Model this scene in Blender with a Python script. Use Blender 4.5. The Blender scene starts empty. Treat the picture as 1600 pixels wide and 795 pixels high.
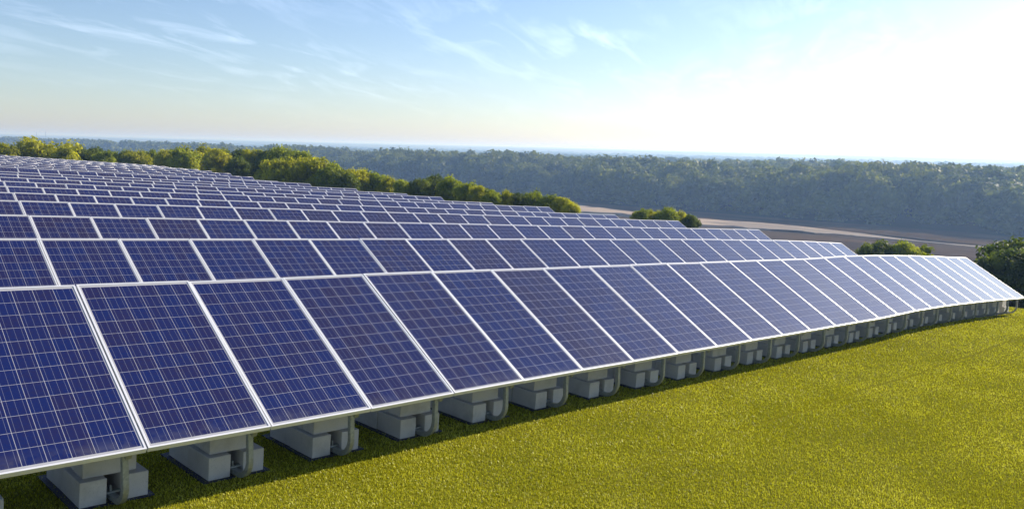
import bpy, bmesh, math, random
import numpy as np
from mathutils import Matrix, Vector

random.seed(7)
rng = np.random.default_rng(7)
SC = bpy.context.scene
COL = SC.collection
Z0 = 30.0                                   # camera height above the datum

# ------------------------------------------------------------------ camera
YAW, PITCH, ROLL = math.radians(45.1607), math.radians(-7.4255), math.radians(1.4057)
FPX = 1279.287                              # focal length in pixels of a 1600 px wide frame
Fw = Vector((math.sin(YAW) * math.cos(PITCH), math.cos(YAW) * math.cos(PITCH), math.sin(PITCH)))
Rt = Vector((math.cos(YAW), -math.sin(YAW), 0))
Up = Rt.cross(Fw)
R2 = Rt * math.cos(ROLL) + Up * math.sin(ROLL)
U2 = -Rt * math.sin(ROLL) + Up * math.cos(ROLL)
cam_data = bpy.data.cameras.new('camera')
cam = bpy.data.objects.new('camera', cam_data)
COL.objects.link(cam)
cam_data.sensor_width = 36.0
cam_data.lens = 36.0 * FPX / 1600.0
cam_data.clip_start = 0.1
cam_data.clip_end = 30000
cam.matrix_world = Matrix(((R2.x, U2.x, -Fw.x, 0), (R2.y, U2.y, -Fw.y, 0), (R2.z, U2.z, -Fw.z, Z0), (0, 0, 0, 1)))
SC.camera = cam

# ------------------------------------------------------------------ sun and sky
SUN_EL, SUN_AZ = math.radians(24.5), math.radians(98.0)      # azimuth from +Y towards +X
sun_dir = Vector((math.sin(SUN_AZ) * math.cos(SUN_EL), math.cos(SUN_AZ) * math.cos(SUN_EL), math.sin(SUN_EL)))
sd = bpy.data.lights.new('sun', 'SUN')
sd.energy = 5.0
sd.angle = math.radians(0.5)
sd.color = (1.0, 0.90, 0.74)
sun = bpy.data.objects.new('sun', sd)
COL.objects.link(sun)
sun.rotation_euler = sun_dir.to_track_quat('Z', 'Y').to_euler()
sun.location = (0, 0, Z0 + 60)

SC.view_settings.view_transform = 'Standard'
SC.view_settings.look = 'None'
SC.view_settings.gamma = 1.0
SC.view_settings.exposure = 0.72
SC.view_settings.use_curve_mapping = False
SC.render.engine = 'CYCLES'
SC.cycles.use_denoising = True
SC.cycles.max_bounces = 6
SC.cycles.diffuse_bounces = 2
SC.cycles.glossy_bounces = 3
SC.cycles.transmission_bounces = 4
SC.cycles.volume_bounces = 1
SC.cycles.sample_clamp_indirect = 6.0

world = bpy.data.worlds.new('World')
SC.world = world
world.use_nodes = True


class NT:
    """small helper around a node tree"""
    def __init__(self, tree):
        self.t = tree
        tree.nodes.clear()

    def n(self, kind, **kw):
        nd = self.t.nodes.new(kind)
        for k, v in kw.items():
            if k in ('ins',):
                for a, b in v.items():
                    if isinstance(b, bpy.types.NodeSocket):
                        self.t.links.new(b, nd.inputs[a])
                    else:
                        nd.inputs[a].default_value = b
            else:
                setattr(nd, k, v)
        return nd

    def math(self, op, a, b=0.0, c=None, clamp=False):
        nd = self.t.nodes.new('ShaderNodeMath')
        nd.operation = op
        nd.use_clamp = clamp
        for i, v in enumerate((a, b) if c is None else (a, b, c)):
            if isinstance(v, bpy.types.NodeSocket):
                self.t.links.new(v, nd.inputs[i])
            else:
                nd.inputs[i].default_value = v
        return nd.outputs[0]

    def mix(self, f, a, b, mode='MIX'):
        nd = self.t.nodes.new('ShaderNodeMix')
        nd.data_type = 'RGBA'
        nd.blend_type = mode
        for s, v in ((nd.inputs[0], f), (nd.inputs[6], a), (nd.inputs[7], b)):
            if isinstance(v, bpy.types.NodeSocket):
                self.t.links.new(v, s)
            elif isinstance(v, (int, float)):
                s.default_value = v
            else:
                s.default_value = (*v[:3], 1.0)
        return nd.outputs[2]

    def ramp(self, f, stops):
        nd = self.t.nodes.new('ShaderNodeValToRGB')
        self.t.links.new(f, nd.inputs[0])
        el = nd.color_ramp.elements
        while len(el) < len(stops):
            el.new(0.5)
        for e, (p, c) in zip(el, stops):
            e.position = p
            e.color = (c, c, c, 1) if not isinstance(c, tuple) else (*c[:3], 1)
        return nd.outputs[0]

    def noise(self, vec, scale, detail=3.0, rough=0.55, dist=0.0):
        nd = self.t.nodes.new('ShaderNodeTexNoise')
        if vec is not None:
            self.t.links.new(vec, nd.inputs['Vector'])
        nd.inputs['Scale'].default_value = scale
        nd.inputs['Detail'].default_value = detail
        nd.inputs['Roughness'].default_value = rough
        nd.inputs['Distortion'].default_value = dist
        return nd.outputs[0]

    def link(self, a, b):
        self.t.links.new(a, b)


w = NT(world.node_tree)
tc = w.n('ShaderNodeTexCoord')
sky = w.n('ShaderNodeTexSky', sky_type='NISHITA')
sky.sun_disc = False
sky.sun_elevation = SUN_EL
sky.sun_rotation = SUN_AZ
sky.altitude = 60
sky.air_density = 1.0
sky.dust_density = 0.5
sky.ozone_density = 2.2
sep = w.n('ShaderNodeSeparateXYZ', ins={0: tc.outputs['Generated']})
zc = w.math('ADD', w.math('MAXIMUM', sep.outputs[2], 0.0), 0.10)
px = w.math('DIVIDE', sep.outputs[0], zc)
py = w.math('DIVIDE', sep.outputs[1], zc)
# thin cirrus on a high flat layer, drawn out along one wind direction
wind = math.radians(28)
ua = w.math('ADD', w.math('MULTIPLY', px, math.cos(wind)), w.math('MULTIPLY', py, math.sin(wind)))
ub = w.math('SUBTRACT', w.math('MULTIPLY', py, math.cos(wind)), w.math('MULTIPLY', px, math.sin(wind)))
cv = w.n('ShaderNodeCombineXYZ', ins={0: w.math('MULTIPLY', ua, 0.33), 1: ub, 2: 0.0})
c1 = w.noise(cv.outputs[0], 3.4, 7.0, 0.62, 0.7)
cv2 = w.n('ShaderNodeCombineXYZ', ins={0: w.math('MULTIPLY', ua, 0.5), 1: ub, 2: 4.0})
c2 = w.noise(cv2.outputs[0], 0.9, 3.0, 0.5, 0.2)
cl = w.math('MULTIPLY', w.ramp(c1, [(0.48, 0.0), (0.80, 1.0)]), w.ramp(c2, [(0.36, 0.08), (0.62, 1.0)]))
cl = w.math('MULTIPLY', cl, w.ramp(sep.outputs[2], [(0.02, 0.0), (0.12, 1.0)]))
sky_c = w.mix(w.math('MULTIPLY', cl, 0.42), sky.outputs[0], w.mix(1.0, sky.outputs[0], (8.0, 8.0, 8.3), 'ADD'))
sky_c = w.mix(1.0, sky_c, (0.97, 1.0, 1.13), 'MULTIPLY')
bg = w.n('ShaderNodeBackground', ins={0: sky_c, 1: 0.085})
wo = w.n('ShaderNodeOutputWorld')
w.link(bg.outputs[0], wo.inputs[0])

# ------------------------------------------------------------------ helpers

def at(u, v, d):
    """a point at plan distance d on the sight line of photo position (u, v)"""
    r = Fw + R2 * ((u - 800) / FPX) - U2 * ((v - 397.5) / FPX)
    k = d / math.hypot(r.x, r.y)
    return Vector((r.x * k, r.y * k, r.z * k + Z0))


def link(o, parent=None):
    COL.objects.link(o)
    if parent is not None:
        o.parent = parent
    return o


def tag(o, label=None, cat=None, group=None, kind=None):
    if label: o['label'] = label
    if cat: o['category'] = cat
    if group: o['group'] = group
    if kind: o['kind'] = kind
    return o


def empty(name, loc=(0, 0, 0), **kw):
    o = bpy.data.objects.new(name, None)
    o.empty_display_size = 0.3
    o.location = loc
    link(o)
    return tag(o, **kw)


class MB:
    """collects boxes, tubes and faces into one mesh"""
    def __init__(self):
        self.v, self.f, self.m = [], [], []

    def face(self, pts, mat=0):
        b = len(self.v)
        self.v += [tuple(p) for p in pts]
        self.f.append(tuple(range(b, b + len(pts))))
        self.m.append(mat)

    def box(self, a, b, mat=0, M=None):
        x0, y0, z0 = a
        x1, y1, z1 = b
        P = [(x0, y0, z0), (x1, y0, z0), (x1, y1, z0), (x0, y1, z0), (x0, y0, z1), (x1, y0, z1), (x1, y1, z1), (x0, y1, z1)]
        if M is not None:
            P = [tuple(M @ Vector(p)) for p in P]
        k = len(self.v)
        self.v += P
        for q in ((0, 3, 2, 1), (4, 5, 6, 7), (0, 1, 5, 4), (1, 2, 6, 5), (2, 3, 7, 6), (3, 0, 4, 7)):
            self.f.append(tuple(k + i for i in q))
            self.m.append(mat)

    def tube(self, pts, radii, n=8, mat=0, flat=None):
        """sweep a ring along pts; flat=(w,h) sweeps a rectangle instead"""
        pts = [Vector(p) for p in pts]
        rings = []
        ref = None
        for i, p in enumerate(pts):
            d = (pts[min(i + 1, len(pts) - 1)] - pts[max(i - 1, 0)]).normalized()
            if flat:
                s = Vector((1, 0, 0))
            else:
                s = d.cross(Vector((0, 0, 1)))
                if s.length < 1e-3:
                    s = Vector((1, 0, 0)) if ref is None else ref
                s.normalize()
            ref = s
            t = s.cross(d).normalized()
            k = len(self.v)
            if flat:
                a, b = flat[0] / 2, flat[1] / 2
                self.v += [tuple(p + s * x + t * y) for x, y in ((-a, -b), (a, -b), (a, b), (-a, b))]
                m = 4
            else:
                r = radii[i] if hasattr(radii, '__len__') else radii
                self.v += [tuple(p + s * (r * math.cos(2 * math.pi * j / n)) + t * (r * math.sin(2 * math.pi * j / n))) for j in range(n)]
                m = n
            rings.append((k, m))
        for (a, m), (b, _) in zip(rings, rings[1:]):
            for j in range(m):
                self.f.append((a + j, a + (j + 1) % m, b + (j + 1) % m, b + j))
                self.m.append(mat)
        for (k, m), rev in ((rings[0], True), (rings[-1], False)):
            q = tuple(range(k, k + m))
            self.f.append(q[::-1] if rev else q)
            self.m.append(mat)

    def mesh(self, name, mats):
        me = bpy.data.meshes.new(name)
        me.from_pydata(self.v, [], self.f)
        for m in mats:
            me.materials.append(m)
        if len(mats) > 1:
            me.polygons.foreach_set('material_index', self.m)
        me.update()
        return me

    def build(self, name, mats, parent=None, smooth=False, bevel=0.0):
        if not isinstance(mats, (list, tuple)):
            mats = [mats]
        me = self.mesh(name, mats)
        bm = bmesh.new()
        bm.from_mesh(me)
        bmesh.ops.recalc_face_normals(bm, faces=bm.faces)
        if bevel:
            bmesh.ops.bevel(bm, geom=list(bm.edges), offset=bevel, segments=1, affect='EDGES')
        bm.to_mesh(me)
        bm.free()
        if smooth:
            me.polygons.foreach_set('use_smooth', [True] * len(me.polygons))
        return link(bpy.data.objects.new(name, me), parent)


def np_mesh(name, verts, faces, mat, tint=None, tint_domain='FACE'):
    """mesh from numpy arrays, faces all of one size"""
    me = bpy.data.meshes.new(name)
    nv, nf, k = len(verts), len(faces), faces.shape[1]
    me.vertices.add(nv)
    me.vertices.foreach_set('co', np.ascontiguousarray(verts, dtype=np.float32).ravel())
    me.loops.add(nf * k)
    me.loops.foreach_set('vertex_index', np.ascontiguousarray(faces, dtype=np.int32).ravel())
    me.polygons.add(nf)
    me.polygons.foreach_set('loop_start', np.arange(0, nf * k, k, dtype=np.int32))
    if tint is not None:
        at_ = me.attributes.new('tint', 'FLOAT', tint_domain)
        at_.data.foreach_set('value', np.ascontiguousarray(tint, dtype=np.float32))
    me.materials.append(mat)
    me.update(calc_edges=True)
    return me


def material(name):
    m = bpy.data.materials.new(name)
    m.use_nodes = True
    return m, NT(m.node_tree)


def principled(t, **ins):
    p = t.n('ShaderNodeBsdfPrincipled', ins={k.replace('_', ' '): v for k, v in ins.items()})
    o = t.n('ShaderNodeOutputMaterial')
    t.link(p.outputs[0], o.inputs[0])
    return p


def bump(t, h, strength, dist):
    b = t.n('ShaderNodeBump', ins={'Height': h, 'Strength': strength, 'Distance': dist})
    return b.outputs[0]

# ------------------------------------------------------------------ materials

# solar cells: 6 x 12 polycrystalline cells, silver gaps and busbars (UV counts the cells)
M_cell, t = material('solar_cells')
uvn = t.n('ShaderNodeUVMap', uv_map='UVMap')
s = t.n('ShaderNodeSeparateXYZ', ins={0: uvn.outputs[0]})
U, V = s.outputs[0], s.outputs[1]
pan = t.math('FLOOR', t.math('DIVIDE', U, 10.0))                 # panel number inside a shared mesh
Ul = t.math('SUBTRACT', t.math('SUBTRACT', U, t.math('MULTIPLY', pan, 10.0)), 1.0)
fu, fv = t.math('FRACT', Ul), t.math('FRACT', V)
du = t.math('MINIMUM', fu, t.math('SUBTRACT', 1.0, fu))
dv = t.math('MINIMUM', fv, t.math('SUBTRACT', 1.0, fv))
gap = t.math('MAXIMUM', t.math('LESS_THAN', du, 0.0105), t.math('LESS_THAN', dv, 0.0095))
outside = t.math('MAXIMUM', t.math('MAXIMUM', t.math('LESS_THAN', Ul, 0.0), t.math('GREATER_THAN', Ul, 6.0)),
                 t.math('MAXIMUM', t.math('LESS_THAN', V, 0.0), t.math('GREATER_THAN', V, 12.0)))
b3 = t.math('FRACT', t.math('MULTIPLY', fu, 3.0))
busbar = t.math('LESS_THAN', t.math('ABSOLUTE', t.math('SUBTRACT', b3, 0.5)), 0.017)
oi = t.n('ShaderNodeObjectInfo')
cellid = t.n('ShaderNodeCombineXYZ', ins={0: t.math('FLOOR', U), 1: t.math('FLOOR', V), 2: t.math('MULTIPLY', oi.outputs['Random'], 97.0)})
wn = t.n('ShaderNodeTexWhiteNoise', noise_dimensions='3D', ins={0: cellid.outputs[0]})
pid = t.n('ShaderNodeCombineXYZ', ins={0: pan, 1: 3.3, 2: t.math('MULTIPLY', oi.outputs['Random'], 131.0)})
wp = t.n('ShaderNodeTexWhiteNoise', noise_dimensions='3D', ins={0: pid.outputs[0]})
cuv = t.n('ShaderNodeCombineXYZ', ins={0: U, 1: V, 2: t.math('MULTIPLY', oi.outputs['Random'], 41.0)})
vor = t.n('ShaderNodeTexVoronoi', ins={'Vector': cuv.outputs[0], 'Scale': 7.0})
grain = t.n('ShaderNodeSeparateColor', ins={0: vor.outputs['Color']})
hue = t.math('ADD', t.math('MULTIPLY', wn.outputs[0], 0.62), t.math('MULTIPLY', t.math('POWER', wp.outputs[0], 2.0), 0.55))
hue = t.math('ADD', hue, t.math('MULTIPLY', t.math('SUBTRACT', grain.outputs[0], 0.5), 0.35), clamp=True)
cell = t.mix(hue, (0.008, 0.015, 0.094), (0.020, 0.015, 0.056))
cell = t.mix(t.math('MULTIPLY', busbar, 0.52), cell, (0.34, 0.35, 0.42))
cell = t.mix(t.math('MAXIMUM', gap, outside), cell, (0.40, 0.40, 0.43))
dirt = t.noise(cuv.outputs[0], 0.35, 4.0)
low = t.math('MULTIPLY', t.ramp(V, [(0.0, 1.0), (0.9, 0.0)]), t.ramp(t.noise(cuv.outputs[0], 1.6, 5.0), [(0.4, 0.0), (0.7, 0.22)]))
cell = t.mix(low, cell, (0.24, 0.23, 0.21))
principled(t, Base_Color=cell, Roughness=t.math('ADD', 0.045, t.math('MULTIPLY', dirt, 0.05)), IOR=1.50)

M_alu, t = material('anodised_aluminium')
g = t.n('ShaderNodeNewGeometry')
nz = t.noise(g.outputs['Position'], 6.0, 3.0)
principled(t, Base_Color=t.mix(nz, (0.74, 0.74, 0.77), (0.84, 0.84, 0.85)), Roughness=0.38, Metallic=0.25)

M_galv, t = material('galvanised_steel')
g = t.n('ShaderNodeNewGeometry')
vo = t.n('ShaderNodeTexVoronoi', ins={'Vector': g.outputs['Position'], 'Scale': 45.0})
sp = t.n('ShaderNodeSeparateColor', ins={0: vo.outputs['Color']})
principled(t, Base_Color=t.mix(sp.outputs[0], (0.27, 0.29, 0.275), (0.37, 0.39, 0.37)), Roughness=0.48, Metallic=0.45)

M_conc, t = material('concrete_block')
g = t.n('ShaderNodeNewGeometry')
oi = t.n('ShaderNodeObjectInfo')
n1 = t.noise(g.outputs['Position'], 9.0, 5.0, 0.6)
n2 = t.noise(g.outputs['Position'], 160.0, 3.0, 0.7)
c = t.mix(n1, (0.52, 0.50, 0.455), (0.68, 0.65, 0.595))
c = t.mix(t.ramp(n2, [(0.30, 1.0), (0.42, 0.0)]), c, (0.27, 0.26, 0.25))
c = t.mix(t.math('MULTIPLY', oi.outputs['Random'], 0.35), c, (0.40, 0.385, 0.355))
st1 = t.noise(g.outputs['Position'], 2.6, 5.0, 0.65)
c = t.mix(t.ramp(st1, [(0.50, 0.0), (0.68, 0.55)]), c, (0.34, 0.32, 0.27))
principled(t, Base_Color=c, Roughness=0.92, Normal=bump(t, n2, 0.5, 0.004))

M_mat, t = material('navy_rubber')
g = t.n('ShaderNodeNewGeometry')
principled(t, Base_Color=t.mix(t.noise(g.outputs['Position'], 20.0), (0.012, 0.014, 0.04), (0.02, 0.022, 0.055)), Roughness=0.6)

# ground: turf on the hill top, rough cover on the flank, mud on the valley floor, leaf litter in the woods
M_ground, t = material('ground')
g = t.n('ShaderNodeNewGeometry')
P = g.outputs['Position']
zone = t.n('ShaderNodeAttribute', attribute_name='zone').outputs['Fac']
zj = t.math('ADD', zone, t.math('MULTIPLY', t.math('SUBTRACT', t.noise(P, 0.35, 4.0), 0.5), 0.5))
f1 = t.noise(P, 260.0, 2.0, 0.7)
f2 = t.noise(P, 0.55, 4.0, 0.6)
turf = t.mix(t.ramp(f1, [(0.35, 0.0), (0.65, 1.0)]), (0.09, 0.09, 0.006), (0.24, 0.225, 0.012))
turf = t.mix(t.ramp(f2, [(0.35, 0.0), (0.70, 0.55)]), turf, (0.17, 0.165, 0.03))
brush = t.mix(t.ramp(t.noise(P, 1.4, 5.0, 0.65), [(0.3, 0.0), (0.7, 1.0)]), (0.035, 0.042, 0.010), (0.12, 0.11, 0.030))
mp = t.n('ShaderNodeMapping', ins={0: P, 'Scale': (1.0, 0.22, 1.0)})
mud = t.mix(t.ramp(t.noise(mp.outputs[0], 0.06, 6.0, 0.6), [(0.38, 0.0), (0.62, 1.0)]), (0.052, 0.033, 0.017), (0.105, 0.068, 0.036))
wood = t.mix(t.noise(P, 0.5, 4.0), (0.02, 0.022, 0.01), (0.05, 0.045, 0.02))
st = lambda a, b: t.math('MULTIPLY_ADD', zj, 1.0 / (b - a), -a / (b - a), clamp=True)
c = t.mix(st(0.35, 0.65), turf, brush)
c = t.mix(st(1.4, 1.6), c, mud)
c = t.mix(st(2.45, 2.55), c, wood)
principled(t, Base_Color=c, Roughness=0.9, Normal=bump(t, f1, 0.6, 0.012))
M_ground.node_tree.nodes['Principled BSDF'].inputs['Specular IOR Level'].default_value = 0.0

M_sand, t = material('dry_sand')
g = t.n('ShaderNodeNewGeometry')
mp = t.n('ShaderNodeMapping', ins={0: g.outputs['Position'], 'Scale': (1.0, 0.3, 1.0)})
sn = t.noise(mp.outputs[0], 0.12, 6.0, 0.6)
c = t.mix(t.ramp(sn, [(0.3, 0.0), (0.7, 1.0)]), (0.24, 0.165, 0.110), (0.38, 0.275, 0.190))
c = t.mix(t.ramp(t.noise(mp.outputs[0], 0.035, 4.0), [(0.55, 0.0), (0.60, 0.75)]), c, (0.12, 0.085, 0.062))
principled(t, Base_Color=c, Roughness=0.95)


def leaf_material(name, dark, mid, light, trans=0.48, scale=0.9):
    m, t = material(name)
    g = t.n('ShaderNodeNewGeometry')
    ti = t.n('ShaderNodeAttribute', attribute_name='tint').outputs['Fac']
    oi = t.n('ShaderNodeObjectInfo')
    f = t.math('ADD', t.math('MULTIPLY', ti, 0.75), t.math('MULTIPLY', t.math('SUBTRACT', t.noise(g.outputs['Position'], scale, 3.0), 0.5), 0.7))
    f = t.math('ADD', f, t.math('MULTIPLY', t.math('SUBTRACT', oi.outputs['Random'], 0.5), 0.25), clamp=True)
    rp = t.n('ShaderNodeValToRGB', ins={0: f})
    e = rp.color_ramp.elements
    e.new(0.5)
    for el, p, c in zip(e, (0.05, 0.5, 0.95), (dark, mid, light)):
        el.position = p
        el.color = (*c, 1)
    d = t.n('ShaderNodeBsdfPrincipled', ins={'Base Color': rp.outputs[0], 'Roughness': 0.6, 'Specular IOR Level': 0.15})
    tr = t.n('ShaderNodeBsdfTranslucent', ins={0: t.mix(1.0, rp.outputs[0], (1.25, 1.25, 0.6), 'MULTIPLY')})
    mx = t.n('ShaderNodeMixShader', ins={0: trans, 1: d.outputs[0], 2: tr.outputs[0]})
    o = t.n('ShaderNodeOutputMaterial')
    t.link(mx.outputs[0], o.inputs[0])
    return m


M_leaf_y = leaf_material('yellow_green_leaves', (0.19, 0.21, 0.012), (0.43, 0.42, 0.022), (0.62, 0.57, 0.032))
M_leaf_g = leaf_material('mid_green_leaves', (0.12, 0.165, 0.016), (0.30, 0.34, 0.026), (0.50, 0.49, 0.036))
M_leaf_d = leaf_material('dark_green_leaves', (0.050, 0.080, 0.014), (0.13, 0.17, 0.024), (0.28, 0.29, 0.032))
M_forest = leaf_material('valley_forest_leaves', (0.060, 0.085, 0.010), (0.165, 0.185, 0.016), (0.36, 0.34, 0.028), trans=0.32, scale=0.10)
M_blade = leaf_material('turf_fibre', (0.24, 0.25, 0.014), (0.53, 0.51, 0.028), (0.84, 0.80, 0.20), trans=0.30, scale=0.8)  # palest stop paints sun glints into the colour of some blades
for nd in M_blade.node_tree.nodes:
    if nd.type == 'BSDF_PRINCIPLED':
        nd.inputs['Roughness'].default_value = 0.42
        nd.inputs['Specular IOR Level'].default_value = 0.25

M_bark, t = material('bark')
g = t.n('ShaderNodeNewGeometry')
mp = t.n('ShaderNodeMapping', ins={0: g.outputs['Position'], 'Scale': (6.0, 6.0, 1.2)})
principled(t, Base_Color=t.mix(t.noise(mp.outputs[0], 2.0, 5.0), (0.05, 0.042, 0.033), (0.14, 0.12, 0.10)), Roughness=0.9)

M_hill, t = material('far_wooded_hill')
g = t.n('ShaderNodeNewGeometry')
principled(t, Base_Color=t.mix(t.noise(g.outputs['Position'], 0.01, 5.0), (0.03, 0.045, 0.02), (0.07, 0.08, 0.03)), Roughness=0.95)

M_wall, t = material('pale_render')
g = t.n('ShaderNodeNewGeometry')
principled(t, Base_Color=t.mix(t.noise(g.outputs['Position'], 0.4), (0.55, 0.53, 0.50), (0.66, 0.64, 0.60)), Roughness=0.85)
M_roof, t = material('grey_roof')
g = t.n('ShaderNodeNewGeometry')
principled(t, Base_Color=t.mix(t.noise(g.outputs['Position'], 0.6), (0.16, 0.155, 0.16), (0.24, 0.23, 0.23)), Roughness=0.8)
M_glass, t = material('dark_window_glass')
principled(t, Base_Color=(0.02, 0.025, 0.03, 1), Roughness=0.08)

# ------------------------------------------------------------------ the land
ROW_Y = [5.974, 10.201, 14.398, 18.830] + [18.830 + 4.285 * k for k in range(1, 17)]     # lower edge of each row
ROW_X1 = [27.243, 28.10, 30.09, 31.05, 31.99, 31.86, 31.80, 31.65, 32.38, 31.45, 30.52, 30.46, 30.71, 31.02, 31.42, 32.20, 32.66, 33.05, 34.52, 35.33]
TILT, LEN = math.radians(30.508), 1.944
RISE = LEN * math.sin(TILT)
SLOPE = -0.0615
BASE = 0.545                                                     # lower panel edge above the turf
FRONT_Z = np.array([-2.264, -2.328, -2.388, -2.442, -2.502, -2.562, -2.629, -2.689, -2.755, -2.814, -2.883, -2.945, -3.006, -3.069, -3.135,
                    -3.185, -3.23, -3.295, -3.362, -3.438, -3.521, -3.605, -3.693, -3.785, -3.875, -3.965])
FRONT_X = 2.243 + np.arange(26)
DZ_L = np.array([0, 0, .01, .02, 0, -.01, 0, .01, .03, .03, .17, .18, .19, .22, .23, .30, .37, .43, .50, .55])
DZ_R = np.array([-.13, -.15, -.03, -.02, -.05, .04, -.02, .05, .04, .08, .17, .14, .28, .40, .47, .49, .46, .47, .48, .48])
ROW_XL = np.array([0.19 * (y + 1.7) + 0.3 for y in ROW_Y])


def edge_plane(x):
    return -2.257 + SLOPE * (x - 2.243)


def front_z(x):
    x = np.asarray(x, dtype=float)
    z = np.interp(x, FRONT_X, FRONT_Z)
    z = np.where(x < FRONT_X[0], FRONT_Z[0] + (x - FRONT_X[0]) * -0.062, z)
    return np.where(x > FRONT_X[-1], FRONT_Z[-1] + (x - FRONT_X[-1]) * -0.10, z)


def row_z(k, x):
    """height of the lower panel edge of row k (camera height = 0)"""
    if k == 0:
        return front_z(x)
    x = np.asarray(x, dtype=float)
    f = np.clip((x - ROW_XL[k]) / (ROW_X1[k] - ROW_XL[k]), -0.3, 1.1)
    if k == 1:
        return edge_plane(x) + DZ_R[1] * np.clip(f, 0, 1.2) ** 6
    return edge_plane(x) + DZ_L[k] + (DZ_R[k] - DZ_L[k]) * f


def crest(y):
    return np.interp(y, [-60, 4, 9, 12] + ROW_Y[2:] + [95, 130], [30.6, 30.6, 30.4, 30.2] + [v + 1.3 for v in ROW_X1[2:]] + [36, 30])


def ground_z(x, y):
    x, y = np.broadcast_arrays(np.asarray(x, float), np.asarray(y, float))
    ry = np.array(ROW_Y) + 0.8
    rows = np.stack([row_z(k, x) for k in range(20)], 0)
    i = np.clip(np.searchsorted(ry, y) - 1, 0, 18)
    f = np.clip((y - ry[i]) / (ry[i + 1] - ry[i]), 0, 1)
    f = f * f * (3 - 2 * f)
    z = np.take_along_axis(rows, i[None], 0)[0] * (1 - f) + np.take_along_axis(rows, i[None] + 1, 0)[0] * f - BASE
    e = np.maximum.reduce([x - crest(y), y - 96.0, -60.0 - x, -70.0 - y])
    e = np.maximum(e, 0)
    z = z - 0.36 * (np.sqrt(e * e + 6.0) - math.sqrt(6.0))
    roll = 0.6 * np.sin(x * 0.021 + 1.3) * np.sin(y * 0.017) - 29.0
    z = np.where(e > 0, z, z)
    return np.maximum(z, roll) + Z0, e


def axis(fine0, fine1, step, mid0, mid1, mstep, far):
    a = list(np.arange(fine0, fine1 + 1e-6, step))
    up = list(np.arange(fine1 + mstep, mid1, mstep))
    dn = list(np.arange(fine0 - mstep, mid0, -mstep))[::-1]
    v, s = up[-1], mstep
    hi = []
    while v < far:
        s *= 1.28
        v += s
        hi.append(min(v, far))
    v, s = dn[0], mstep
    lo = []
    while v > -far:
        s *= 1.28
        v -= s
        lo.append(max(v, -far))
    return np.array(lo[::-1] + dn + a + up + hi)


FAR = 7600.0
gx = axis(-14, 46, 0.75, -90, 430, 4.0, FAR)
gy = axis(-10, 100, 0.75, -100, 420, 5.0, FAR)
GX, GY = np.meshgrid(gx, gy)
GZ, GE = ground_z(GX, GY)
WOOD_X = 362.0
zone = np.where(GE <= 0.0, 0.0, np.clip(GE / 3.0, 0, 1))
zone = np.where(GZ - Z0 < -27.9, 2.0, zone)
zone = np.where(GX > WOOD_X - 12, 3.0, zone)
ny, nx = GX.shape
idx = np.arange(nx * ny).reshape(ny, nx)
quads = np.stack([idx[:-1, :-1], idx[:-1, 1:], idx[1:, 1:], idx[1:, :-1]], -1).reshape(-1, 4)
me = np_mesh('ground', np.stack([GX, GY, GZ], -1).reshape(-1, 3), quads, M_ground)
za = me.attributes.new('zone', 'FLOAT', 'POINT')
za.data.foreach_set('value', zone.ravel().astype(np.float32))
me.polygons.foreach_set('use_smooth', [True] * len(me.polygons))
tag(link(bpy.data.objects.new('ground', me)), kind='structure')

# sandbank in the river bed, a low swell with a ragged rim
far_rim = [(296, 60), (297, 97), (300, 108), (309, 134), (314, 150), (315, 165), (309, 180), (308, 194), (309, 224), (318, 250), (324, 273), (336, 310), (344, 360)]
near_rim = [(322, 362), (305, 310), (292, 270), (286, 246), (289, 234), (296, 226), (289, 212), (292, 200), (280, 186), (277, 173), (284, 164), (281, 156), (285, 148), (291, 140), (287, 132), (292, 124), (291, 116), (294, 97), (293, 60)]
rim = []
loop = far_rim + near_rim
for a, b in zip(loop, loop[1:] + loop[:1]):
    for k in range(4):
        f = k / 4
        rim.append((a[0] + (b[0] - a[0]) * f + random.uniform(-.9, .9), a[1] + (b[1] - a[1]) * f + random.uniform(-.9, .9)))
bm = bmesh.new()
mid = np.interp
outer = []
inner = []
for x, y in rim:
    cx = 0.5 * (np.interp(y, [p[1] for p in far_rim], [p[0] for p in far_rim]) + np.interp(y, [p[1] for p in near_rim[::-1]], [p[0] for p in near_rim[::-1]]))
    outer.append(bm.verts.new((x, y, Z0 - 29.75)))
    inner.append(bm.verts.new((x + (cx - x) * 0.2, y, Z0 - 28.15)))
n = len(outer)
for i in range(n):
    bm.faces.new((outer[i], outer[(i + 1) % n], inner[(i + 1) % n], inner[i]))
top = bm.faces.new(inner)
bmesh.ops.triangulate(bm, faces=[top])
bmesh.ops.recalc_face_normals(bm, faces=bm.faces)
me = bpy.data.meshes.new('sandbank')
bm.to_mesh(me)
bm.free()
me.materials.append(M_sand)
tag(link(bpy.data.objects.new('sandbank', me)), kind='structure')

# far low hills along the horizon
def ridge(d, amp, base, seed, a0=-5, a1=100):
    r = np.random.default_rng(seed)
    n_ = 220
    ang = np.radians(np.linspace(a0, a1, n_))
    h = sum(r.uniform(.5, 1) * np.sin(ang * k + r.uniform(0, 6.28)) / k ** 0.8 for k in (5, 9, 17, 31, 59, 97))
    h = base + amp * h
    v, f = [], []
    for j, (dd, s_) in enumerate(((d - 420, None), (d, 1.0), (d + 260, 0.4))):
        for i in range(n_):
            z = -29.5 if s_ is None else -29 + (h[i] + 29) * s_
            v.append((math.sin(ang[i]) * dd, math.cos(ang[i]) * dd, z + Z0))
    f = [(j * n_ + i, j * n_ + i + 1, (j + 1) * n_ + i + 1, (j + 1) * n_ + i) for j in range(2) for i in range(n_ - 1)]
    me = np_mesh('hills', np.array(v), np.array(f), M_hill)
    me.polygons.foreach_set('use_smooth', [True] * len(me.polygons))
    tag(link(bpy.data.objects.new('hills', me)), kind='structure')


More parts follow.
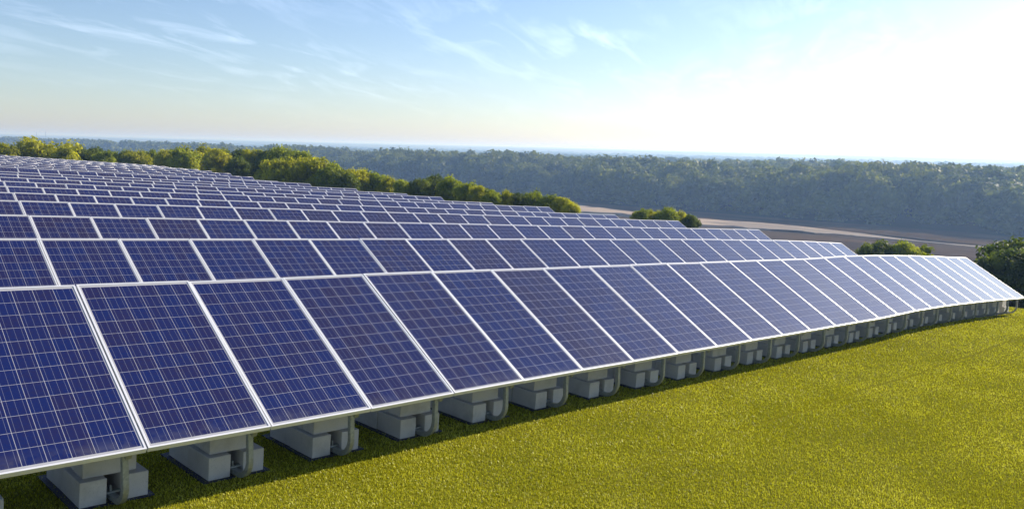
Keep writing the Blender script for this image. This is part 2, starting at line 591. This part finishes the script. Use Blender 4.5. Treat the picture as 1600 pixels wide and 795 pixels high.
ridge(4700, 2.0, -3.0, 3)
ridge(6700, 4.5, 5.0, 11)

# ------------------------------------------------------------------ solar panels
LIP, DEEP = 0.015, 0.042
CELL = 0.1555


def panel_parts():
    x0, x1 = 0.0065, 0.9955
    fr = MB()
    fr.box((x0, 0, -DEEP), (x1, LIP, 0))
    fr.box((x0, LEN - LIP, -DEEP), (x1, LEN, 0))
    fr.box((x0, LIP, -DEEP), (x0 + LIP, LEN - LIP, 0))
    fr.box((x1 - LIP, LIP, -DEEP), (x1, LEN - LIP, 0))
    gl = (x0 + LIP, LIP, x1 - LIP, LEN - LIP, -0.005)
    return fr, gl


def cell_uv(x, y, idx_, gl):
    u0 = (gl[0] + gl[2]) / 2 - 3 * CELL
    v0 = (gl[1] + gl[3]) / 2 - 6 * CELL
    return (x - u0) / CELL + 1 + 10 * idx_, (y - v0) / CELL


FR, GL = panel_parts()
bmf = FR.mesh('frame', [M_alu])
gm = MB()
gm.face([(GL[0], GL[1], GL[4]), (GL[2], GL[1], GL[4]), (GL[2], GL[3], GL[4]), (GL[0], GL[3], GL[4])])
gm.face([(GL[0], GL[1], GL[4] - .006), (GL[0], GL[3], GL[4] - .006), (GL[2], GL[3], GL[4] - .006), (GL[2], GL[1], GL[4] - .006)])
glass_me = gm.mesh('cell_sheet', [M_cell])
uvl = glass_me.uv_layers.new(name='UVMap')
for lp in glass_me.loops:
    co = glass_me.vertices[lp.vertex_index].co
    uvl.data[lp.index].uv = cell_uv(co.x, co.y, 0, GL)


def panel_matrix(k, xa):
    za, zb_ = float(row_z(k, xa)), float(row_z(k, xa + 1.0))
    X = Vector((1, 0, zb_ - za)).normalized()
    ang = math.atan(zb_ - za)
    Yv = Vector((-math.sin(TILT) * math.sin(ang), math.cos(TILT), math.sin(TILT) * math.cos(ang)))
    Zv = X.cross(Yv).normalized()
    # small mounting tolerances
    o = Vector((xa, ROW_Y[k], za + Z0)) + Zv * random.uniform(-0.003, 0.003)
    Yv = (Yv + Zv * random.uniform(-0.0025, 0.0025)).normalized()
    Zv = X.cross(Yv).normalized()
    Xs = X * math.sqrt(1 + (zb_ - za) ** 2)
    return Matrix(((Xs.x, Yv.x, Zv.x, o.x), (Xs.y, Yv.y, Zv.y, o.y), (Xs.z, Yv.z, Zv.z, o.z), (0, 0, 0, 1)))


ORD = ['', 'first', 'second', 'third', 'fourth', 'fifth', 'sixth', 'seventh', 'eighth', 'ninth', 'tenth', 'eleventh', 'twelfth', 'thirteenth',
       'fourteenth', 'fifteenth', 'sixteenth', 'seventeenth', 'eighteenth', 'nineteenth', 'twentieth']
ORD += ['twenty-' + ORD[i] for i in range(1, 10)] + ['thirtieth'] + ['thirty-' + ORD[i] for i in range(1, 10)] + ['fortieth'] + ['forty-' + ORD[i] for i in range(1, 10)] + ['fiftieth'] + ['fifty-' + ORD[i] for i in range(1, 10)]

rest = []
n_ind = 0
for k in range(20):
    xr = ROW_X1[k]
    y_top = ROW_Y[k] + LEN * math.cos(TILT)
    x_left = math.tan(math.radians(13.1)) * y_top - 0.25           # what the frame shows
    if k == 8:
        x_left = 9.2                                               # this row stops short on its left
    i = 0
    while xr - i > x_left:
        i += 1
        xa = xr - i
        if k < 12:
            Mx = panel_matrix(k, xa)
            ro = 'front row' if k == 0 else ORD[k + 1] + ' row from the front'
            e = empty('solar_panel', label=f'tilted blue solar panel, {ORD[i]} from the right end of the {ro}',
                      cat='solar panel', group='blue solar panels mounted in rows')
            e.matrix_world = Mx
            f_ = bpy.data.objects.new('frame', bmf)
            link(f_, e)
            c_ = bpy.data.objects.new('cell_sheet', glass_me)
            link(c_, e)
            n_ind += 1
        else:
            rest.append(panel_matrix(k, xa))
    if k != 8:
        for j in range(i + 1, i + 7):                              # rows run on past the left of the view
            rest.append(panel_matrix(k, xr - j))
print('individual panels', n_ind, 'rest', len(rest))
fv = np.array(FR.v)
gv = np.array([(GL[0], GL[1], GL[4]), (GL[2], GL[1], GL[4]), (GL[2], GL[3], GL[4]), (GL[0], GL[3], GL[4])])
ff = np.array(FR.f)
V_, F_, MI, UVS = [], [], [], []
off = 0
for n_, Mx in enumerate(rest):
    A = np.array(Mx)
    loc = np.concatenate([fv, gv])
    V_.append(loc @ A[:3, :3].T + A[:3, 3])
    F_.append(ff + off)
    F_.append(np.array([[0, 1, 2, 3]]) + off + len(fv))
    MI += [0] * len(ff) + [1]
    UVS += [(0.0, 0.0)] * (4 * len(ff)) + [cell_uv(p[0], p[1], n_ + 1, GL) for p in gv]
    off += len(loc)
me = np_mesh('solar_panel_field', np.concatenate(V_), np.concatenate(F_), M_alu)
me.materials.append(M_cell)
me.polygons.foreach_set('material_index', np.array(MI, dtype=np.int32))
ul = me.uv_layers.new(name='UVMap')
ul.data.foreach_set('uv', np.array(UVS, dtype=np.float32).ravel())
tag(link(bpy.data.objects.new('solar_panel_field', me)), label='far rows of blue solar panels at the back of the array', cat='solar panels', kind='stuff')

# ------------------------------------------------------------------ racks, ballast blocks and mats under the front row
BL, BW, BH = 0.397, 0.194, 0.198


def block_mesh():
    b = MB()
    b.box((-BW / 2, 0, 0), (BW / 2, BL, BH))
    o = b.build('concrete_block', M_conc, bevel=0.004)
    return o.data, o


blk_me, blk0 = block_mesh()
bpy.data.objects.remove(blk0)


def rack_parts():
    """local frame: x along the row, y into the row, z up; origin on the turf under the lower panel edge"""
    parts = {}
    ct, stn = math.cos(TILT), math.sin(TILT)
    # curved front leg: down from the panel edge, bends back onto the base bar
    pts = [(0, 0.075, BASE - 0.02), (0, 0.075, 0.27)]
    for q in range(0, 9):
        a = q / 8 * math.pi / 2
        pts.append((0, 0.075 + 0.19 * (1 - math.cos(a)), 0.235 - 0.19 * math.sin(a)))
    pts.append((0, 0.33, 0.045))
    m = MB()
    m.tube(pts, 0, flat=(0.042, 0.045))
    parts['curved_leg'] = m
    m = MB()
    m.box((-0.025, 0.325, 0.022), (0.025, 1.70, 0.062))
    parts['base_bar'] = m
    m = MB()
    m.tube([(0, 1.52, 0.06), (0, 1.52, BASE + 1.615 * math.tan(TILT) - 0.135)], 0, flat=(0.042, 0.045))
    parts['rear_leg'] = m
    R = Matrix.Translation((0, -0.095, BASE - 0.008)) @ Matrix.Rotation(TILT, 4, 'X')
    m = MB()
    m.box((-0.022, 0.03, -0.122), (0.022, LEN - 0.05, -0.072), M=R)
    parts['slope_beam'] = m
    m = MB()
    m.box((-0.5, 0.36, -0.071), (0.5, 0.40, -0.0475), M=R)
    parts['purlin'] = m
    m = MB()
    m.box((-0.08, 0.37, 0.064), (0.08, 0.41, 0.076))
    m.tube([(0.0, 0.39, 0.07), (0.0, 0.39, 0.125)], 0.008, 6)
    parts['clamp_bolt'] = m
    return parts


RP = {k: m.build(k, M_galv) for k, m in rack_parts().items()}
RACK = {k: o.data for k, o in RP.items()}
for o in RP.values():
    bpy.data.objects.remove(o)
m = MB()
m.box((-0.30, 0.405, 0.004), (0.30, 1.30, 0.014))
mo = m.build('rubber_mat', M_mat)
mat_me = mo.data
bpy.data.objects.remove(mo)

WHERE = {('l', 0): 'left lower front', ('r', 0): 'right lower front', ('l', 1): 'left lower rear', ('r', 1): 'right lower rear'}
for j in range(0, 27):
    xs = 2.243 - 1 + j - 0.105                                     # support stands just left of a panel joint
    n_right = 27 - j                                               # panel above it, counted from the right end
    gz = float(ground_z(xs, 6.4)[0])
    sl = (float(front_z(xs + .4)) - float(front_z(xs - .4))) / 0.8
    tilt = Matrix.Rotation(-math.atan(sl), 4, 'Y')
    under = f'{ORD[n_right]} front-row panel from the right end' if j else 'cut-off panel end at the bottom left corner'
    g_s = 'front row supports'
    r = empty('panel_rack', (xs - 0.004, ROW_Y[0] + 0.095, gz + 0.008), label=f'galvanised rack with curved leg under the {under}', cat='rack', group='galvanised racks under the front row')
    for nm, med in RACK.items():
        if nm == 'purlin' and j == 26:
            continue
        link(bpy.data.objects.new(nm, med), r)
    mo = link(bpy.data.objects.new('rubber_mat', mat_me))
    mo.matrix_world = Matrix.Translation((xs, ROW_Y[0], gz)) @ tilt
    tag(mo, f'thin navy mat beneath the blocks under the {under}', 'mat', 'navy mats under the concrete blocks')
    z1 = gz + 0.014
    for side, dx in (('l', -0.155), ('r', 0.155)):
        for q in (0, 1):
            b = link(bpy.data.objects.new('concrete_block', blk_me))
            jit = random.uniform(-.006, .006)
            b.matrix_world = Matrix.Translation((xs, ROW_Y[0] + 0.425 + q * (BL + 0.004) + jit, z1)) @ tilt @ Matrix.Translation((dx + random.uniform(-.005, .005), 0, 0)) @ Matrix.Rotation(random.uniform(-.018, .018), 4, 'Z')
            tag(b, f'{WHERE[(side, q)]} concrete block under the {under}', 'concrete block', 'lower concrete ballast blocks')
    for q in range(3):
        b = link(bpy.data.objects.new('concrete_block', blk_me))
        b.matrix_world = (Matrix.Translation((xs, ROW_Y[0] + 0.495 + BW / 2 + q * (BW + 0.003), z1 + BH + 0.003)) @ tilt @ Matrix.Rotation(math.pi / 2, 4, 'Z') @ Matrix.Translation((0, -BL / 2 + random.uniform(-.006, .006), 0)))
        tag(b, f'{("front", "middle", "rear")[q]} upper crosswise concrete block under the {under}', 'concrete block', 'upper concrete ballast blocks')

# ------------------------------------------------------------------ trees

def crown_arrays(seed, n_quads, n_lobes, size, squash=1.0, flat_bottom=0.35, core=True, lobe_r=(0.20, 0.42)):
    """leaf clumps on the shells of many lobes; fits about a unit sphere, z 0..2"""
    r = np.random.default_rng(seed)
    lob = []
    while len(lob) < n_lobes:
        p = r.normal(size=3)
        p /= np.linalg.norm(p)
        p *= r.uniform(0.35, 0.78)
        if p[2] < -flat_bottom * 2.2:
            continue
        lob.append((*p, r.uniform(*lobe_r), r.uniform(0, 1)))
    lob = np.array(lob)
    wgt = lob[:, 3] ** 2
    li = r.choice(n_lobes, n_quads, p=wgt / wgt.sum())
    d = r.normal(size=(n_quads, 3))
    d /= np.linalg.norm(d, axis=1, keepdims=True)
    d[:, 2] = np.where(d[:, 2] < -0.3, -d[:, 2] * 0.6, d[:, 2])
    rad = lob[li, 3] * (1 + r.normal(size=n_quads) * 0.16)
    c = lob[li, :3] + d * rad[:, None]
    nrm = d + r.normal(size=(n_quads, 3)) * 0.55
    nrm /= np.linalg.norm(nrm, axis=1, keepdims=True)
    a = np.cross(nrm, r.normal(size=(n_quads, 3)))
    a /= np.linalg.norm(a, axis=1, keepdims=True)
    b = np.cross(nrm, a)
    s_ = size * r.uniform(0.55, 1.35, n_quads)
    e1, e2 = a * s_[:, None], b * (s_ * r.uniform(0.5, 0.9, n_quads))[:, None]
    v = np.stack([c - e1, c - e2 * 0.9 + nrm * (s_ * .15)[:, None], c + e1, c + e2 + nrm * (s_ * .15)[:, None]], 1)
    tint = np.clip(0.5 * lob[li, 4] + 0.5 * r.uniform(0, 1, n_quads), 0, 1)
    # solid foliage lumps added inside to block light; darker tint paints inner shade
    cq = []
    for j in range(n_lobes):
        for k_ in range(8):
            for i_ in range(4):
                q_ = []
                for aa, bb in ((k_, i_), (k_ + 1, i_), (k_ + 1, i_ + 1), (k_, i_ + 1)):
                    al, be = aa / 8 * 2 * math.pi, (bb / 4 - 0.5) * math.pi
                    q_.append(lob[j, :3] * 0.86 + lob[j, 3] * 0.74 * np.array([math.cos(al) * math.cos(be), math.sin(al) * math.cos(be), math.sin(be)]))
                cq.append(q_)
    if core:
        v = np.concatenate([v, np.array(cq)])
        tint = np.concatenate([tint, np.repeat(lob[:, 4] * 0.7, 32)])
    v[..., :2] /= np.percentile(np.abs(v[..., :2]), 98.5)
    zt = np.percentile(v[..., 2], 99.7)
    v[..., 2] = v[..., 2] / zt * squash + 1.0
    return v, tint


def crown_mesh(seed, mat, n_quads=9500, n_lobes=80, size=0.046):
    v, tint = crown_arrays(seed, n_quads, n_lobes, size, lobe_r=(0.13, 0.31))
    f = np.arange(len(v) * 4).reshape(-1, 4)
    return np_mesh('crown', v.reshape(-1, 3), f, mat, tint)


CROWNS = {'y': [crown_mesh(20 + i, M_leaf_y) for i in range(4)], 'g': [crown_mesh(40 + i, M_leaf_g) for i in range(4)], 'd': [crown_mesh(60 + i, M_leaf_d) for i in range(3)]}


def trunk_mesh(seed):
    r = random.Random(seed)
    m = MB()
    m.tube([(0, 0, -0.3), (r.uniform(-.02, .02), 0, 0.25), (r.uniform(-.05, .05), r.uniform(-.05, .05), 0.6), (r.uniform(-.1, .1), r.uniform(-.1, .1), 1.0)], [0.06, 0.045, 0.032, 0.012], 8)
    for q in range(6):
        a = r.uniform(0, 6.28)
        z = r.uniform(.3, .75)
        m.tube([(0, 0, z), (math.cos(a) * .18, math.sin(a) * .18, z + .12), (math.cos(a) * .38, math.sin(a) * .38, z + .3)], [0.022, 0.014, 0.005], 6)
    o = m.build('trunk', M_bark, smooth=True)
    me_ = o.data
    bpy.data.objects.remove(o)
    return me_


TRUNKS = [trunk_mesh(i) for i in range(3)]
# photo position of each crown top, half width in photo pixels, leaf kind, extra distance
TREES = [
    (-22, 224, 22, 'g', 0), (6, 226, 15, 'y', 0), (27, 231, 12, 'y', 4), (50, 226, 16, 'g', 2), (76, 219.5, 27, 'y', 0), (98, 230, 13, 'y', -5), (121, 230, 13, 'd', 3),
    (147, 232, 17, 'd', 0), (163, 236, 11, 'g', -6), (188, 237, 15, 'g', 1), (213, 236, 15, 'y', 0), (243, 236, 15, 'g', 3), (262, 235, 15, 'y', -4), (286, 233, 16, 'g', -5), (309, 229.5, 24, 'y', 2),
    (336, 233, 14, 'y', -4), (364, 234, 18, 'd', 2), (372, 246, 13, 'd', -6), (395, 234, 15, 'y', 3), (419, 235, 18, 'd', 5), (444, 231.5, 24, 'g', 6), (472, 237, 20, 'g', 6),
    (428, 252, 22, 'y', -8), (455, 249, 26, 'y', -7), (492, 247, 24, 'y', -4), (517, 256, 20, 'g', -3), (538, 268, 16, 'd', -6), (560, 265, 17, 'y', 0),
    (585, 270, 16, 'g', 2), (608, 277, 14, 'y', 0), (632, 282, 15, 'g', -3), (655, 280, 13, 'd', -2), (679, 274.5, 18, 'd', 4), (706, 277, 18, 'g', 2), (729, 286, 14, 'g', -2),
    (748, 291, 13, 'y', -4), (768, 297, 14, 'g', -5), (790, 299, 13, 'y', -3), (807, 302, 10, 'd', -2), (831, 300, 16, 'g', 0), (857, 305, 15, 'g', 0), (877, 309, 13, 'y', -1), (893, 315, 11, 'y', -2),
    (1003, 327, 11, 'g', 0), (1020, 328.5, 11, 'y', 1), (1041, 325, 14, 'g', 0), (1062, 331, 13, 'y', 1), (1079, 336, 11, 'd', 0),
    (1364, 381, 16, 'd', 0), (1391, 377, 20, 'd', 1), (1420, 379, 16, 'g', 0), (1440, 384, 13, 'g', 1),
    (1573, 391, 24, 'd', 0), (1606, 378, 42, 'd', 2), (1665, 372, 44, 'd', 0),
]
KIND = {'y': ('yellow-green', 'leafy'), 'g': ('mid-green', 'leafy'), 'd': ('dark green', 'dense')}
main = sorted([i for i, tr in enumerate(TREES) if tr[0] < 950], key=lambda i: TREES[i][0])
in_line = {i: n_ for n_, i in enumerate(main)}
names = {43: 'leftmost tree of the clump against the sandbank', 44: 'second tree from the left in the clump against the sandbank', 45: 'tallest, middle tree of the clump against the sandbank',
         46: 'fourth tree from the left in the clump against the sandbank', 47: 'rightmost tree of the clump against the sandbank',
         48: 'leftmost bush peeping over the right end of the front row', 49: 'tallest bush peeping over the right end of the front row',
         50: 'third bush from the left peeping over the right end of the front row', 51: 'rightmost, lowest bush of those peeping over the front row',
         52: 'smaller tree at the right end of the front row', 53: 'big tree at the right edge beyond the turf', 54: 'tree beyond the right edge, next to the big one'}
for i, (u, v, hw, kd, dd) in enumerate(TREES):
    p1 = at(u, v, 1.0)
    dx, dy = p1.x, p1.y
    if u < 950:
        # the tree line stands a few metres down the flank, all round the array
        d = min(46.5 / dx, 112.0 / dy) + dd
    elif u < 1200:
        d = 66 + dd
    elif u < 1500:
        d = 58 + dd
    else:
        d = 47 + dd
    topP = at(u, v, d)
    base = float(ground_z(topP.x, topP.y)[0])
    h = topP.z - base
    r_ = hw * d / FPX * 1.3
    col, shp = KIND[kd]
    if i in in_line:
        lab = f'{col} {shp} tree in the tree line behind the array, {ORD[in_line[i] + 1]} from its left end'
        grp = 'trees in a line behind the array'
    else:
        lab = f'{col} {names[i]}'
        grp = 'trees and bushes on the hill flank'
    e = empty('tree', (topP.x, topP.y, base), label=lab, cat='tree', group=grp)
    e.rotation_euler = (0, 0, random.uniform(0, 6.28))
    ch = min(h * 0.98, r_ * 2.15)
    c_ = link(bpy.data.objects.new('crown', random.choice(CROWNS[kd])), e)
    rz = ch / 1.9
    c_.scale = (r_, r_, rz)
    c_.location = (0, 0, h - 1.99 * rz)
    t_ = link(bpy.data.objects.new('trunk', random.choice(TRUNKS)), e)
    t_.scale = (h * 0.75, h * 0.75, h * 0.75)


# valley forest: one mass of crowns from the river bank to the horizon
def forest():
    r = np.random.default_rng(99)
    variants = {}
    for q, (nq, nl, sz) in {'near': (1300, 30, 0.088), 'mid': (380, 18, 0.15), 'far': (70, 8, 0.36), 'vfar': (26, 5, 0.60)}.items():
        variants[q] = [crown_arrays(200 + j, nq, nl, sz, core=nq > 300) for j in range(6)]
    Vs, Ts = [], []

    def put(x, y, h, rad, kind, sink=0.0):
        v, tt = variants[kind][r.integers(6)]
        a = r.uniform(0, 6.28)
        ca, sa = math.cos(a), math.sin(a)
        ch = h * (1 - sink)
        q = np.empty_like(v)
        q[..., 0] = (v[..., 0] * ca - v[..., 1] * sa) * rad + x
        q[..., 1] = (v[..., 0] * sa + v[..., 1] * ca) * rad + y
        q[..., 2] = v[..., 2] / 2.0 * ch + h * sink - 29.0 + Z0
        Vs.append(q.reshape(-1, 3))
        Ts.append(np.clip(tt * 0.55 + r.uniform(0, 0.45), 0, 1))

    def hmod(x, y):
        return 1.6 * math.sin(x * .013 + y * .021) + 1.3 * math.sin(y * .047 + 1.0) + 0.9 * math.sin(x * .03 - y * .033)

    # the wall along the river and the ranks behind it
    for rank in range(6):
        y = -120.0
        while y < 1750:
            x = WOOD_X + rank * 11.0 + 7 * math.sin(y * 0.021) + 4 * math.sin(y * .06 + 1) + r.normal() * 2.2
            d = math.hypot(x, y)
            h = (17.5, 20.3, 22.0, 23.2, 23.6, 23.6)[rank] + hmod(x, y) * 0.8 + r.normal() * 1.6
            rad = r.uniform(6.5, 10.0)
            h = min(h, 26.0)
            put(x, y, h, rad, 'near' if d < 760 and rank < 4 else 'mid', 0.0 if rank == 0 else 0.3)
            if rank == 0:                                           # understorey at the foot of the wall
                put(x - 3.5, y + r.normal() * 2, r.uniform(6, 12), r.uniform(4.5, 7.0), 'mid')
            y += r.uniform(8.5, 14.0) * (1.0 if d < 800 else 1.6)
    # carpet of crowns behind
    d = 470.0
    while d < 6600:
        step = 10 + (d - 470) * 0.045
        kind = 'mid' if d < 900 else 'far' if d < 2600 else 'vfar'
        sc = 1.0 if d < 1200 else 1.0 + (d - 1200) / 2600
        lat = 9.0 * sc * (1.15 if d < 900 else 1.3)
        a = math.radians(4)
        while a < math.radians(92):
            dd = d + r.uniform(-.5, .5) * step
            x, y = math.sin(a) * dd, math.cos(a) * dd
            if x > WOOD_X + 40:
                lift = 1.6 * math.sin(dd * .0031 + a * 4) + 1.2 * math.sin(dd * .011 + a * 17)
                h = float(np.interp(d, [470, 700, 1000, 1600, 2600, 6600], [22.0, 19.8, 16.8, 13.8, 13.5, 15.5])) + hmod(x, y) * 0.6 + lift + r.normal() * 1.6
                put(x, y, min(h, 26.3), r.uniform(5.5, 8.5) * sc, kind, 0.42)
            a += lat / dd * r.uniform(.7, 1.35)
        d += step
    v = np.concatenate(Vs)
    t_ = np.concatenate(Ts)
    print('forest quads', len(t_))
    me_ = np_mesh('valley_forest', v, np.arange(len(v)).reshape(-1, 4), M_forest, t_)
    tag(link(bpy.data.objects.new('valley_forest', me_)), label='hazy green forest filling the valley beyond the dry river bed', cat='forest', kind='stuff')


forest()

# ------------------------------------------------------------------ small far landmarks

def mast(u, v, d, lab):
    tp = at(u, v, d)
    h = tp.z - (Z0 - 29)
    e = empty('lattice_mast', (tp.x, tp.y, Z0 - 29), label=lab, cat='mast', group='thin masts on the horizon')
    m = MB()
    w_ = 0.9
    for a in range(3):
        c, s_ = math.cos(a * 2.094) * w_, math.sin(a * 2.094) * w_
        m.tube([(c, s_, 0), (c * .55, s_ * .55, h)], 0.16, 5)
    k = 0
    while k * 3.2 < h - 3.2:
        for a in range(3):
            f0, f1 = 1 - .45 * k * 3.2 / h, 1 - .45 * (k + 1) * 3.2 / h
            p = (math.cos(a * 2.094) * w_ * f0, math.sin(a * 2.094) * w_ * f0, k * 3.2)
            q = (math.cos((a + 1) * 2.094) * w_ * f1, math.sin((a + 1) * 2.094) * w_ * f1, (k + 1) * 3.2)
            m.tube([p, q], 0.08, 4)
        k += 1
    m.build('lattice', M_galv, e)
    a_ = MB()
    a_.tube([(0, 0, h), (0, 0, h + 2.0)], 0.1, 5)
    a_.build('antenna', M_galv, e)


mast(57, 207, 2300, 'left, shorter thin mast of the pair on the far left horizon')
mast(71, 205, 2300, 'right, taller thin mast of the pair on the far left horizon')
mast(1228, 247.5, 1500, 'lone thin mast above the forest at right of centre')

# water tower
wt = at(846, 239.6, 1000)
e = empty('water_tower', (wt.x, wt.y, Z0 - 29), label='small dark water tower standing above the distant forest', cat='water tower')
hh = wt.z - (Z0 - 29)
m = MB()
m.tube([(0, 0, hh - 3.4), (0, 0, hh - 2.9), (0, 0, hh - .8), (0, 0, hh)], [0.7, 1.5, 1.5, 0.3], 16)
m.build('tank', M_roof, e, smooth=True)
for a in range(4):
    m = MB()
    m.tube([(math.cos(a * 1.571) * 1.8, math.sin(a * 1.571) * 1.8, 0), (math.cos(a * 1.571) * 1.1, math.sin(a * 1.571) * 1.1, hh - 3)], 0.16, 6)
    m.build('leg', M_galv, e)

# pale building far left
bp = at(29, 226.5, 1450)
e = empty('building', (bp.x, bp.y, Z0 - 29), label='pale long building half hidden by trees at the far left', cat='building')
e.rotation_euler = (0, 0, math.radians(-12))
hb = bp.z - (Z0 - 29)
m = MB()
m.box((-9, -5, 0), (9, 5, hb - 3))
m.build('wall', M_wall, e)
m = MB()
m.face([(-9.4, -5.4, hb - 2.99), (9.4, -5.4, hb - 2.99), (9.4, 0, hb), (-9.4, 0, hb)])
m.face([(-9.4, 5.4, hb - 2.99), (9.4, 5.4, hb - 2.99), (9.4, 0, hb), (-9.4, 0, hb)])
m.face([(-9.4, -5.4, hb - 2.99), (-9.4, 5.4, hb - 2.99), (-9.4, 0, hb)])
m.face([(9.4, -5.4, hb - 2.99), (9.4, 5.4, hb - 2.99), (9.4, 0, hb)])
m.build('roof', M_roof, e)
for q in range(5):
    m = MB()
    m.box((-7.6 + q * 3.5, -5.06, hb - 6), (-6.2 + q * 3.5, -4.9, hb - 4.2))
    m.build('window', M_glass, e)

# ------------------------------------------------------------------ turf fibres near the camera
N = 1000000
lo, hi = math.log(4.2), math.log(34.0)
d = np.exp(rng.uniform(lo, hi, N))
az = np.radians(rng.uniform(0, 96, N))
bx, by = np.sin(az) * d, np.cos(az) * d
keep = (by < 7.6) & (bx < crest(by) + 1.5) & (by > -2.5)
# a seam between two strips of turf
seam_y = 4.53 + 0.03 * np.sin(bx * 1.7)
keep &= ~((np.abs(by - seam_y) < 0.018 + 0.0012 * d) & (rng.uniform(0, 1, N) < 0.85))
bx, by, d = bx[keep], by[keep], d[keep]
n = len(bx)
bz = ground_z(bx, by)[0]
th = rng.uniform(0, 2 * math.pi, n)
hgt = 0.017 * (d / 6) ** 0.28 * rng.uniform(0.5, 1.3, n)
wid = 0.0023 * (d / 6) ** 0.82 * rng.uniform(0.7, 1.5, n)
lean = rng.uniform(0.15, 1.0, n) * hgt
lx, ly = np.cos(th) * lean, np.sin(th) * lean
th2 = th + math.pi / 2 + rng.normal(size=n) * 0.7
wx, wy = np.cos(th2) * wid, np.sin(th2) * wid
v = np.zeros((n, 5, 3))
v[:, 0] = np.stack([bx - wx, by - wy, bz - .002], 1)
v[:, 1] = np.stack([bx + wx, by + wy, bz - .002], 1)
v[:, 2] = np.stack([bx + lx * .35 + wx * .9, by + ly * .35 + wy * .9, bz + hgt * .65], 1)
v[:, 3] = np.stack([bx + lx * .35 - wx * .9, by + ly * .35 - wy * .9, bz + hgt * .65], 1)
v[:, 4] = np.stack([bx + lx, by + ly, bz + hgt], 1)
k = np.arange(n)[:, None] * 5
tri = np.concatenate([k + np.array([[0, 1, 2]]), k + np.array([[0, 2, 3]]), k + np.array([[3, 2, 4]])], 1).reshape(-1, 3)
patch = 0.52 + 0.07 * np.sin(bx * .9 + by * .6) * np.sin(by * 1.3 - bx * .35) + 0.07 * np.sin(bx * 2.7) * np.sin(by * 2.9 + 1)
tint = np.clip(rng.normal(size=n) * 0.27 + patch, 0, 1)
me = np_mesh('turf_grass', v.reshape(-1, 3), tri, M_blade, np.repeat(tint, 3))
tag(link(bpy.data.objects.new('turf_grass', me)), label='short yellow-green turf grass in front of the panels', cat='grass', kind='stuff')
print('turf blades', n)

# ------------------------------------------------------------------ hazy morning air
hz = MB()
hz.box((-8200, -8200, Z0 - 31.5), (8200, 8200, Z0 + 22))
M_haze = bpy.data.materials.new('haze')
M_haze.use_nodes = True
t = NT(M_haze.node_tree)
vol = t.n('ShaderNodeVolumePrincipled', ins={'Color': (0.36, 0.58, 1.0, 1), 'Absorption Color': (0.7, 0.7, 0.7, 1), 'Density': 0.00044, 'Anisotropy': 0.3})
o = t.n('ShaderNodeOutputMaterial')
t.link(vol.outputs[0], o.inputs['Volume'])
ho = hz.build('haze', M_haze)
tag(ho, label='thin blue morning haze filling the air over the valley', cat='haze', kind='stuff')
